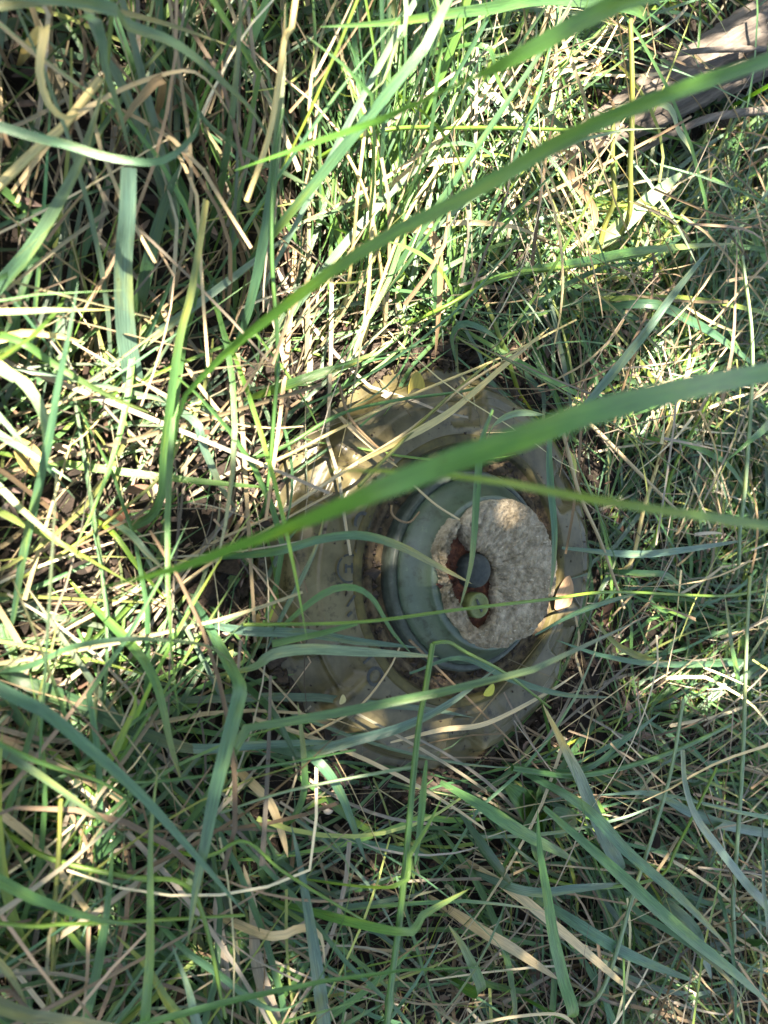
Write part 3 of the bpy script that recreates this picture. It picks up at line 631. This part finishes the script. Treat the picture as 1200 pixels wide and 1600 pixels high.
# -- lower left
blade('straight wide blade hanging down in the lower left', 'teal', 24, [(358, 1040), (374, 1075), (368, 1110), (355, 1160), (335, 1240), (320, 1320), (307, 1380), (293, 1475)], (95, 118, 120, 116, 110, 102, 90), roll=.1)
blade('thin blade arching level over the top of the straight wide one', 'teal', 9, [(40, 1042), (110, 1012), (180, 1000), (260, 1000), (330, 1012), (372, 1045)], (60, 90, 105, 110, 100))
blade('long broad blade slanting from the left edge to the lower middle', 'teal', 19, [(-5, 1074), (70, 1112), (140, 1170), (220, 1242), (300, 1330), (350, 1388), (384, 1430)], (120, 125, 120, 105, 90), roll=.05)
blade('slim blade below the long broad one, sloping from the left edge', 'green', 15, [(-5, 1160), (75, 1195), (150, 1218), (200, 1250), (218, 1300)], (90, 95, 85, 70))
blade('second slim blade from the left edge under it', 'teal', 14, [(-5, 1170), (60, 1210), (130, 1260), (200, 1310)], (70, 80, 70))
blade('broad dark green blade lying behind the straight wide blade', 'dark', 22, [(20, 1056), (125, 1102), (210, 1140), (300, 1170), (390, 1172)], (35, 45, 48, 45), roll=0)
blade('bluish level blade ending in a curl at the lower left landmine edge', 'blue', 15, [(290, 1168), (400, 1164), (480, 1160), (548, 1160)], (45, 55, 60))
blade('mottled blade hanging down just left of the straight wide blade', 'green', 16, [(205, 1008), (240, 1060), (255, 1110), (267, 1165), (286, 1228)], (75, 85, 80, 65), tip=.5)
blade('short hooked blade left of the mottled one', 'lime', 14, [(165, 1192), (195, 1140), (213, 1096), (200, 1074)], (60, 80, 82))
blade('upright blade from the bottom edge at lower left', 'green', 16, [(226, 1605), (234, 1500), (235, 1425), (236, 1300), (247, 1195)], (80, 100, 105, 95))
blade('broad flat blade entering at the left edge near the bottom', 'green', 20, [(-5, 1374), (75, 1412), (150, 1436), (215, 1447)], (105, 110, 95))
stem('level lime stalk in the lower left', 'lime', 6, [(-5, 1442), (100, 1444), (200, 1440), (382, 1430)], (95, 95, 80), (.55,))
stem('pale lime stalk sloping across the lower left', 'lime', 7, [(60, 1334), (200, 1370), (285, 1380), (320, 1440), (352, 1590)], (60, 90, 90, 70), (.5,))
stem('kinked thin stalk running right from the lower left', 'lime', 5, [(310, 1338), (380, 1314), (440, 1360), (520, 1410), (600, 1456)], (80, 90, 85, 60))
blade('S-shaped blade winding through the lower middle', 'teal', 13, [(280, 1475), (340, 1520), (400, 1565), (440, 1577), (480, 1555), (512, 1505), (535, 1440), (547, 1390), (540, 1345), (505, 1295), (470, 1260)], (60, 80, 90, 95, 90, 75, 55), twist=.6)
blade('broad bluish blade standing at the bottom left of the bent stem', 'blue', 25, [(506, 1605), (496, 1525), (485, 1450), (470, 1360), (455, 1288)], (60, 75, 75, 65), roll=.1)
blade('bluish blade at the bottom edge left of the broad one', 'blue', 22, [(308, 1605), (292, 1540), (268, 1475)], (80, 95, 85))
blade('yellowing blade at the bottom edge in the lower left', 'lime', 18, [(290, 1605), (258, 1560), (228, 1510), (180, 1460)], (60, 75, 65), tip=.4)
blade('upright slim blade below the lower left of the landmine', 'green', 12, [(450, 1286), (474, 1240), (474, 1176), (465, 1098)], (35, 60, 80))
blade('slanting blade on bare soil under the landmine edge', 'teal', 15, [(492, 1186), (530, 1236), (555, 1300), (572, 1348)], (60, 65, 50))
blade('short dark green blade left of the upright slim one', 'dark', 17, [(418, 1105), (446, 1150), (468, 1198)], (50, 60, 55))
stem('thin level stalk touching the lower landmine edge', 'green', 5, [(200, 1222), (400, 1200), (555, 1172)], (60, 75, 70))
stem('upright yellowish stalk at lower left', 'olive', 7, [(80, 1560), (85, 1430), (92, 1330), (95, 1250)], (30, 70, 85))
blade('wide greyish straw lying in the lower middle left', 'grey', 22, [(430, 1600), (400, 1500), (395, 1420), (380, 1350)], (22, 38, 40, 30), root=[])
blade('second wide greyish straw right beside it', 'grey', 18, [(350, 1560), (345, 1480), (335, 1400)], (20, 32, 30))
blade('long greyish straw slanting down the lower left', 'straw', 11, [(0, 1270), (60, 1320), (120, 1400), (180, 1480)], (35, 50, 40))
blade('bent pale straw at the bottom near the broad bluish blade', 'straw', 12, [(420, 1462), (470, 1450), (500, 1462), (508, 1510)], (60, 72, 70))
blade('tan straw blade pointing down right at lower centre', 'straw', 13, [(405, 1235), (425, 1260), (440, 1300), (450, 1340)], (40, 48, 40))
blade('dark green blade along the left edge of the bottom', 'dark', 24, [(-5, 1570), (80, 1590), (190, 1602)], (95, 95, 80))
blade('slim blade hugging the left edge at the bottom', 'teal', 16, [(-5, 1500), (20, 1530), (42, 1570)], (80, 85, 70))

# -- lower right
blade('bluish blade with yellow upper end slanting below the right of the landmine', 'blue', 24, [(970, 1362), (950, 1320), (925, 1265), (905, 1215), (880, 1165), (848, 1100)], (40, 60, 75, 85, 80), tip=.9)
blade('straight teal blade rising right from the bluish one', 'teal', 17, [(908, 1202), (975, 1156), (1034, 1112)], (60, 75, 70))
stem('smooth curved stalk bowing right over the lower right grass', 'green', 8, [(800, 1200), (900, 1212), (1000, 1192), (1080, 1162), (1145, 1130)], (60, 75, 80, 70))
blade('widest bluish blade bending to the right edge in the lower right', 'blue', 20, [(1205, 1424), (1165, 1380), (1120, 1322), (1088, 1278), (1070, 1226), (1066, 1172)], (70, 85, 95, 100, 95), prof='straw', roll=.05)
blade('level bluish blade crossing to the right edge above the widest one', 'blue', 17, [(1205, 1302), (1140, 1290), (1080, 1270), (1020, 1240), (935, 1242)], (50, 65, 70, 60))
blade('blade slanting down right just below the landmine rim', 'green', 19, [(688, 1222), (750, 1258), (815, 1300), (905, 1348)], (60, 70, 70, 55))
blade('darker blade under it in the lower middle right', 'dark', 19, [(718, 1270), (760, 1330), (805, 1388)], (45, 55, 48))
blade('longest diagonal blade running to the lower right corner', 'green', 17, [(850, 1262), (950, 1350), (1060, 1450), (1150, 1522), (1205, 1572)], (80, 90, 95, 85))
blade('second long diagonal blade just above the longest one', 'teal', 15, [(905, 1255), (980, 1330), (1060, 1400), (1140, 1480)], (75, 82, 78))
blade('upright blade crossing the diagonals in the lower right', 'green', 18, [(890, 1590), (880, 1530), (865, 1465), (855, 1400), (843, 1325), (840, 1265)], (70, 85, 95, 95), prof='leaf')
stem('tall thin stalk crossing the lower right down to the left', 'pale', 6, [(932, 1560), (995, 1380), (1045, 1220), (1068, 1092)], (50, 85, 95))
stem('tall thin stalk near the right edge in the lower right', 'pale', 6, [(1142, 1478), (1146, 1400), (1160, 1200), (1166, 1020), (1172, 900)], (45, 80, 100, 95))
stem('kinked stalk at the lower right reaching the right edge', 'lime', 5, [(900, 1385), (1025, 1372), (1060, 1320), (1120, 1200)], (60, 75, 80))
blade('blunt blue blade tip near the lower right corner', 'blue', 21, [(1072, 1440), (1095, 1480), (1112, 1530)], (60, 70, 62))
blade('slanting blade near the bottom right, below the upright crossing blade', 'teal', 15, [(868, 1422), (980, 1490), (1092, 1536)], (50, 62, 55))
blade('light-tipped blade at the bottom right of the bent stem', 'green', 18, [(750, 1552), (730, 1492), (700, 1444)], (60, 72, 70), tip=.4)
blade('flat tan straw lying in the lower right sward', 'straw', 15, [(758, 1458), (800, 1482), (872, 1530)], (50, 62, 55))
blade('long tan straw with yellow middle slanting to the bottom right', 'straw', 12, [(800, 1392), (860, 1440), (930, 1500), (990, 1552)], (50, 65, 60))
blade('arched straw at the bottom edge right of centre', 'straw', 16, [(730, 1602), (800, 1588), (870, 1584), (900, 1602)], (70, 85, 80))
blade('level bluish blade in the middle of the lower right', 'blue', 12, [(820, 1392), (900, 1388), (980, 1380)], (60, 72, 66))
blade('dark blade standing at the right edge in the lower right', 'dark', 14, [(1190, 1470), (1192, 1380), (1190, 1270)], (70, 85, 80))

# -- right and upper right
blade('straight bluish blade slanting up right above the landmine', 'blue', 17, [(872, 682), (942, 600), (1000, 530), (1050, 462), (1112, 385)], (70, 105, 125, 135), roll=.05)
blade('teal blade slanting down right from it towards the right edge', 'teal', 13, [(1010, 475), (1080, 502), (1130, 532), (1188, 578)], (70, 78, 66))
stem('tall stalk upright along the right edge', 'pale', 6, [(1150, 900), (1156, 830), (1166, 740), (1176, 550), (1160, 400)], (30, 70, 90, 85))
blade('short broad dark blade pointing in from the right edge', 'green', 21, [(1205, 655), (1170, 690), (1132, 722)], (100, 105, 90))
blade('thin green blade bent down right of the landmine', 'green', 9, [(1055, 688), (1110, 710), (1142, 732), (1185, 795)], (50, 60, 50))
blade('thin bluish level blade right of the fuze', 'blue', 11, [(878, 856), (988, 866), (1062, 860), (1165, 844)], (50, 60, 55))
blade('teal blade rising right from beside the fuze', 'teal', 12, [(836, 992), (890, 962), (942, 942), (1005, 924)], (60, 72, 66))
blade('long level blade to the right edge below the fuze', 'teal', 12, [(1205, 1032), (1050, 1038), (950, 1026), (868, 1000)], (35, 55, 60))
blade('small arched blade in the dry straw right of the fuze', 'teal', 10, [(1008, 896), (1040, 898), (1072, 922)], (40, 48, 38))
blade('upright blade in the straw near the right edge', 'green', 14, [(1152, 1085), (1142, 1005), (1132, 928)], (35, 60, 65))
blade('wavy yellowing blade right below the fuze', 'olive', 10, [(925, 965), (965, 1008), (1020, 1032), (1090, 1042)], (40, 48, 40))
stem('long straw slanting up right in the straw right of the landmine', 'wheat', 6, [(985, 880), (1010, 780), (1050, 660), (1085, 560)], (25, 45, 50))
stem('green stalk beside it slanting the same way', 'lime', 5, [(1020, 850), (1050, 740), (1100, 640), (1150, 560)], (25, 45, 50))
blade('narrow white-green blade in the upper right, pointing down', 'pale', 16, [(1030, 162), (1060, 206), (1080, 236), (1098, 282)], (70, 72, 55))
blade('wide bright blade lying below the narrow white-green one', 'pale', 23, [(945, 374), (1010, 316), (1068, 268)], (35, 55, 50))
stem('dark upright stalk in the upper right', 'olive', 8, [(978, 352), (985, 250), (988, 150), (985, 30)], (50, 85, 100))
stem('second upright stalk just left of it', 'olive', 8, [(925, 425), (945, 352), (960, 312), (957, 250), (958, 170)], (25, 55, 70))
blade('curled brown straw loop in the upper right', 'brown', 10, [(890, 238), (893, 280), (920, 312), (930, 345), (905, 380), (870, 385), (830, 365), (798, 325)], (50, 55, 55, 50, 40), twist=1.5)
blade('pale straw arching right of top centre', 'straw', 8, [(600, 300), (650, 262), (730, 250), (775, 268)], (45, 65, 60))
blade('second pale straw arching below it', 'straw', 8, [(590, 372), (680, 350), (790, 352), (865, 378)], (40, 58, 50))
stem('level green stalk in the upper right', 'lime', 6, [(580, 208), (720, 200), (850, 202), (968, 206)], (70, 85, 78))
blade('green blade dropping from the top right of centre', 'green', 12, [(745, 70), (775, 120), (800, 172), (836, 226)], (90, 85, 65))
blade('dark blade lying level above the right half', 'green', 15, [(800, 428), (900, 412), (1000, 392), (1150, 380)], (50, 62, 60))
stem('pale stalk rising right from above the landmine', 'lime', 6, [(690, 482), (790, 430), (900, 416), (1010, 398)], (45, 62, 55))
blade('curled tan blade hanging in the straw above the landmine', 'brown', 10, [(648, 358), (680, 372), (688, 420), (686, 480), (680, 560)], (55, 62, 50, 25), twist=.8)
for k, (pts, lab) in enumerate([([(540, 470), (552, 380), (560, 290), (572, 190)], 'leftmost of the bright straw stalks above the landmine'),
                               ([(572, 520), (578, 420), (580, 320), (588, 230)], 'second from left of the bright straw stalks above the landmine'),
                               ([(600, 500), (592, 400), (570, 300), (530, 220)], 'bright straw stalk above the landmine leaning left'),
                               ([(560, 540), (600, 430), (640, 330), (700, 240)], 'bright straw stalk above the landmine leaning right')]):
    stem(lab, 'wheat', 6, pts, (20, 55, 80, 85))

# ------------------------------------------------------------------ small things
def tiny_leaf(label, col, px, py, z, wpx, lpx, ang, prof='oval', name='leaf_fragment'):
    p = at(px, py, z); sc_ = (p - CAM).length / FPX; a = rad(ang); d = np.array([-math.sin(a), math.cos(a), 0]) * lpx * sc_ / 2
    c0 = np.array(p); P = [c0 - d, c0 + [0, 0, .0012], c0 + d]
    c = np.array([col]); S = spline(P, 12)
    me = np_mesh(name, *ribbons(S[None], np.array([wpx * sc_]), c, np.array([.1]), .35, 5, prof))
    return tag(link(name, me, M_LITTER), label, 'leaf')
tiny_leaf('small yellow-green leaf fragment on the lower landmine body', (.42, .42, .08), 764, 1078, .040, 17, 24, 30)
tiny_leaf('yellow leaf fragment by the lower left landmine rim', (.45, .42, .10), 577, 1141, .020, 14, 28, 10)
tiny_leaf('tiny pale leaf fragment on the lower left landmine shoulder', (.40, .36, .18), 534, 1093, .036, 12, 15, 70)
tiny_leaf('round yellow leaf lying on the upper rim of the landmine', (.30, .25, .06), 648, 606, .030, 34, 52, 75)
tiny_leaf('triangular pale leaf scrap in the upper notch of the landmine', (.40, .34, .26), 605, 618, .028, 10, 22, 0, 'leaf')
tiny_leaf('sunlit tan dry leaf right beside the crumbling cap', (.33, .21, .12), 880, 926, .042, 40, 58, 60, 'leaf')
tiny_leaf('yellow-green leaf on the straw right of the landmine', (.34, .36, .10), 893, 724, .045, 14, 46, 110)
tiny_leaf('rust-brown dead leaf on the bare soil at left', (.11, .045, .025), 180, 806, .014, 22, 46, 20, 'leaf')
tiny_leaf('pinkish brown leaf flake on soil near the left stems', (.15, .085, .06), 214, 764, .014, 14, 44, 10, 'leaf')
tiny_leaf('pale pink dead leaf under the lower landmine edge', (.25, .17, .14), 536, 1222, .012, 14, 42, 25, 'leaf')
tiny_leaf('small orange leaf tip in the upper right straw', (.45, .14, .05), 934, 104, .03, 10, 18, 60)
tiny_leaf('brown dead leaf at the left edge above the pale blades', (.20, .15, .05), 45, 715, .02, 34, 60, 120)
weed = empty('broadleaf_weed', at(835, 1265, 0)); tag(weed, 'low weed with broad green leaves deep in the grass below the landmine', 'weed')
wl = weed.location.copy()
for (a, b, c_, d_, wp) in ((838, 1275, 790, 1225, 46), (838, 1275, 850, 1215, 40), (838, 1275, 900, 1290, 44), (838, 1275, 845, 1345, 40)):
    me = leaf_mesh('leaf', [np.array(at(a, b, .012)), np.array(at((a + c_) / 2, (b + d_) / 2, .04)), np.array(at(c_, d_, .035))], wp, 'green', 'oval', roll=.1, fold=.4)
    me.transform(Matrix.Translation(-wl)); link('leaf', me, M_GREEN, weed)
# pale round seed on the soil below
bm = bmesh.new(); bmesh.ops.create_uvsphere(bm, u_segments=20, v_segments=12, radius=.0042)
for v in bm.verts:
    v.co.z *= .75; v.co.x *= 1.12; v.co += Vector((math.sin(v.co.y * 900), math.cos(v.co.x * 800), 0)) * .00015
me = bpy.data.meshes.new('seed'); bm.to_mesh(me); bm.free()
for pl in me.polygons: pl.use_smooth = True
o = link('seed', me, M_SHELL); o.location = at(513, 1262, .012); tag(o, 'small round pale seed on the soil below the landmine', 'seed')
# clods of soil resting around the rim
def clod(label, px, py, rpx):
    p = at(px, py, .012); r = rpx * (p - CAM).length / FPX
    bm = bmesh.new(); bmesh.ops.create_icosphere(bm, subdivisions=4, radius=r)
    ph = random.random() * 9
    for v in bm.verts:
        c = v.co.normalized()
        k = 1 + .22 * math.sin(c.x * 4 + ph) * math.cos(c.y * 5 + ph) + .12 * math.sin(c.x * 13 + c.y * 11 + ph) + .10 * math.sin(c.z * 19 + c.y * 17) + random.uniform(-.07, .07)
        v.co = v.co * k; v.co.z *= .5
    me = bpy.data.meshes.new('soil_clod'); bm.to_mesh(me); bm.free()
    o = link('soil_clod', me, M_SOIL); o.location = (p.x, p.y, float(terrain(np.array(p.x), np.array(p.y))) + r * .2); tag(o, label, 'soil clod')
clod('crumbly soil clod on the upper left rim of the landmine', 492, 612, 22)
clod('dark soil clod under the lower left landmine edge', 505, 1196, 30)
clod('soil clod between stems left above the landmine', 372, 655, 34)
clod('low soil clod in the middle of the bare patch at left', 330, 920, 36)

# fallen weathered branch in the upper right
def limb(name, P, radii, mat, parent=None, seg=28, m=50, ridge=.12):
    S = spline(P, m); T = np.gradient(S, axis=0); T /= np.linalg.norm(T, axis=1, keepdims=True)
    up = np.array([.3, .1, .95]); A = np.cross(T, up); A /= np.linalg.norm(A, axis=1, keepdims=True); B = np.cross(T, A)
    t = np.linspace(0, 1, m); r = np.interp(t, np.linspace(0, 1, len(radii)), radii); th = np.linspace(0, 2 * np.pi, seg, endpoint=False)
    rd = r[:, None] * (1 + ridge * np.sin(th * 5 + t[:, None] * 3) * .6 + ridge * np.sin(th * 11 - t[:, None] * 5 + 1) * .5 + rng.normal(0, ridge * .18, (1, seg)) + rng.normal(0, ridge * .12, (m, seg)))
    V = (S[:, None] + rd[..., None] * (np.cos(th)[None, :, None] * A[:, None] + np.sin(th)[None, :, None] * B[:, None])).reshape(-1, 3)
    i = np.arange(m * seg).reshape(m, seg); j = np.roll(i, -1, 1); Qd = np.stack([i[:-1], j[:-1], j[1:], i[1:]], -1).reshape(-1, 4)
    return link(name, np_mesh(name, V, Qd), mat, parent)
def wood_material():
    m, n, l, out = nodes('weathered_wood')
    geo = n.new('ShaderNodeNewGeometry')
    d = at(1200, 60, .03) - at(860, 235, .03); ang = math.atan2(d.y, d.x)
    mp0 = n.new('ShaderNodeMapping'); mp0.inputs['Rotation'].default_value = (0, 0, -ang); l.new(geo.outputs['Position'], mp0.inputs[0])
    mp = n.new('ShaderNodeMapping'); mp.inputs['Scale'].default_value = (12, 190, 190); l.new(mp0.outputs[0], mp.inputs[0])
    a = noise(n, l, mp.outputs[0], 1.0, 8, .7)
    r = ramp(n, l, a.outputs[0], [(.3, (.02, .016, .013)), (.5, (.07, .057, .046)), (.72, (.17, .145, .12))])
    p = n.new('ShaderNodeBsdfPrincipled'); l.new(r.outputs[0], p.inputs['Base Color']); p.inputs['Roughness'].default_value = .85
    l.new(bump(n, l, a.outputs[0], .9, .003), p.inputs['Normal']); l.new(p.outputs[0], out.inputs[0]); return m
M_WOOD = wood_material()
o = limb('fallen_branch', [np.array(at(850, 255, .004)), np.array(at(940, 205, .022)), np.array(at(1060, 138, .032)), np.array(at(1190, 62, .036)), np.array(at(1330, -40, .036))], [.008, .022, .030, .034, .034], M_WOOD, ridge=.22, seg=44, m=70)
tag(o, 'weathered grey fallen branch in the upper right corner', 'branch')
o = limb('twig', [np.array(at(985, 245, .035)), np.array(at(1060, 205, .055)), np.array(at(1130, 180, .06)), np.array(at(1260, 168, .05))], [.002, .0035, .004, .004], M_WOOD, seg=12)
tag(o, 'thin dark twig lying along the fallen branch', 'twig')
o = limb('twig', [np.array(at(1030, 88, .06)), np.array(at(1110, 78, .07)), np.array(at(1230, 76, .06))], [.002, .0028, .003], M_WOOD, seg=9)
tag(o, 'pale thin twig crossing the fallen branch', 'twig')

# ------------------------------------------------------------------ unseen tree added to dapple the sunlight, its crown shaped for the shade
LIT = [(90, 600, 170, 150), (40, 700, 90, 130), (590, 330, 120, 190), (560, 500, 80, 60), (660, 590, 42, 24), (730, 190, 90, 110), (950, 100, 110, 80), (980, 310, 95, 60), (200, 480, 60, 90),
       (150, 975, 190, 65), (380, 680, 75, 70), (880, 925, 26, 40), (510, 1100, 20, 26), (600, 1108, 24, 18), (520, 1215, 40, 30), (1080, 560, 60, 50), (1120, 1050, 60, 26), (540, 690, 30, 24), (700, 170, 80, 60), (1110, 60, 60, 40), (665, 832, 12, 12)]
tree = empty('added_shade_tree', (-2.5, -1.1, 0)); tag(tree, 'unseen broadleaf tree added out of frame to shade the grass', 'tree')
tloc = np.array([-2.5, -1.1, 0.])
limb('trunk', [np.array([0, 0, -.1]), np.array([.05, .03, .8]), np.array([.2, .12, 1.7]), np.array([.25, .15, 2.9])], [.13, .10, .085, .05], M_BARK, tree, m=30)
for e in ([1.2, .5, 2.15], [1.5, 1.1, 2.2], [.7, 1.5, 2.4], [1.9, .9, 2.35], [.4, -.8, 2.6], [-.9, .2, 2.7]):
    limb('limb', [np.array([.14, .08, 1.45]), np.array([e[0] * .5, e[1] * .5, 1.45 + (e[2] - 1.45) * .65]), np.array(e)], [.045, .03, .008], M_BARK, tree, seg=12, m=20)
n = 30000
gx = rng.uniform(-1.0, 1.0, n); gy = rng.uniform(-.7, 1.3, n); z = rng.uniform(1.45, 2.1, n)
G3 = np.stack([gx, gy, np.full(n, .06)], -1); u, v = project(G3)
lit = np.zeros(n)
for (a, b, rx, ry) in LIT: lit = np.maximum(lit, np.exp(-(((u - a) / (rx * 1.25)) ** 2 + ((v - b) / (ry * 1.25)) ** 2) ** 2 * .9))
infr = (u > -50) & (u < 1250) & (v > -50) & (v < 1650)
lit = np.where(infr, lit, 0)
keep = rng.random(n) < np.where(infr, np.where(lit > .3, 0, 1 - lit), .6) * np.where(((u - 680) / 300) ** 2 + ((v - 890) / 350) ** 2 < 1, 1, np.where(v > 1000, .8, .55))  # crown leaves left out over the wanted sun spots, densest over the landmine
Pc = G3 + np.array(SUN)[None] * ((z - .06) / SUN.z)[:, None]
# leaves also on the far side of the crown
Pb = np.stack([rng.normal(-2.4, .7, 1500), rng.normal(-1.0, .8, 1500), rng.uniform(1.9, 3.2, 1500)], -1)
gb = Pb - np.array(SUN)[None] * (Pb[:, 2:3] / SUN.z); ub, vb = project(gb)
Pb = Pb[(gb[:, 0] < -.75) | (gb[:, 1] < -.5)]
Pc = np.concatenate([Pc[keep], Pb]) - tloc; n = len(Pc)
hd = rng.uniform(0, 6.283, n); L = rng.uniform(.028, .05, n); e = rng.normal(-.3, .4, n); s = np.linspace(-.5, .5, 5)
D = np.stack([np.cos(hd) * np.cos(e), np.sin(hd) * np.cos(e), np.sin(e)], -1)
P = Pc[:, None] + D[:, None] * (L[:, None] * s)[..., None]; P[..., 2] -= (L[:, None] * s ** 2) * .5
c = np.array([(.05, .12, .03), (.07, .15, .035), (.04, .10, .03)])[rng.integers(0, 3, n)]
link('crown', np_mesh('crown', *ribbons(P, L * .62, c, rng.normal(0, .5, n), .3, 3, 'oval')), M_TREELEAF, tree)
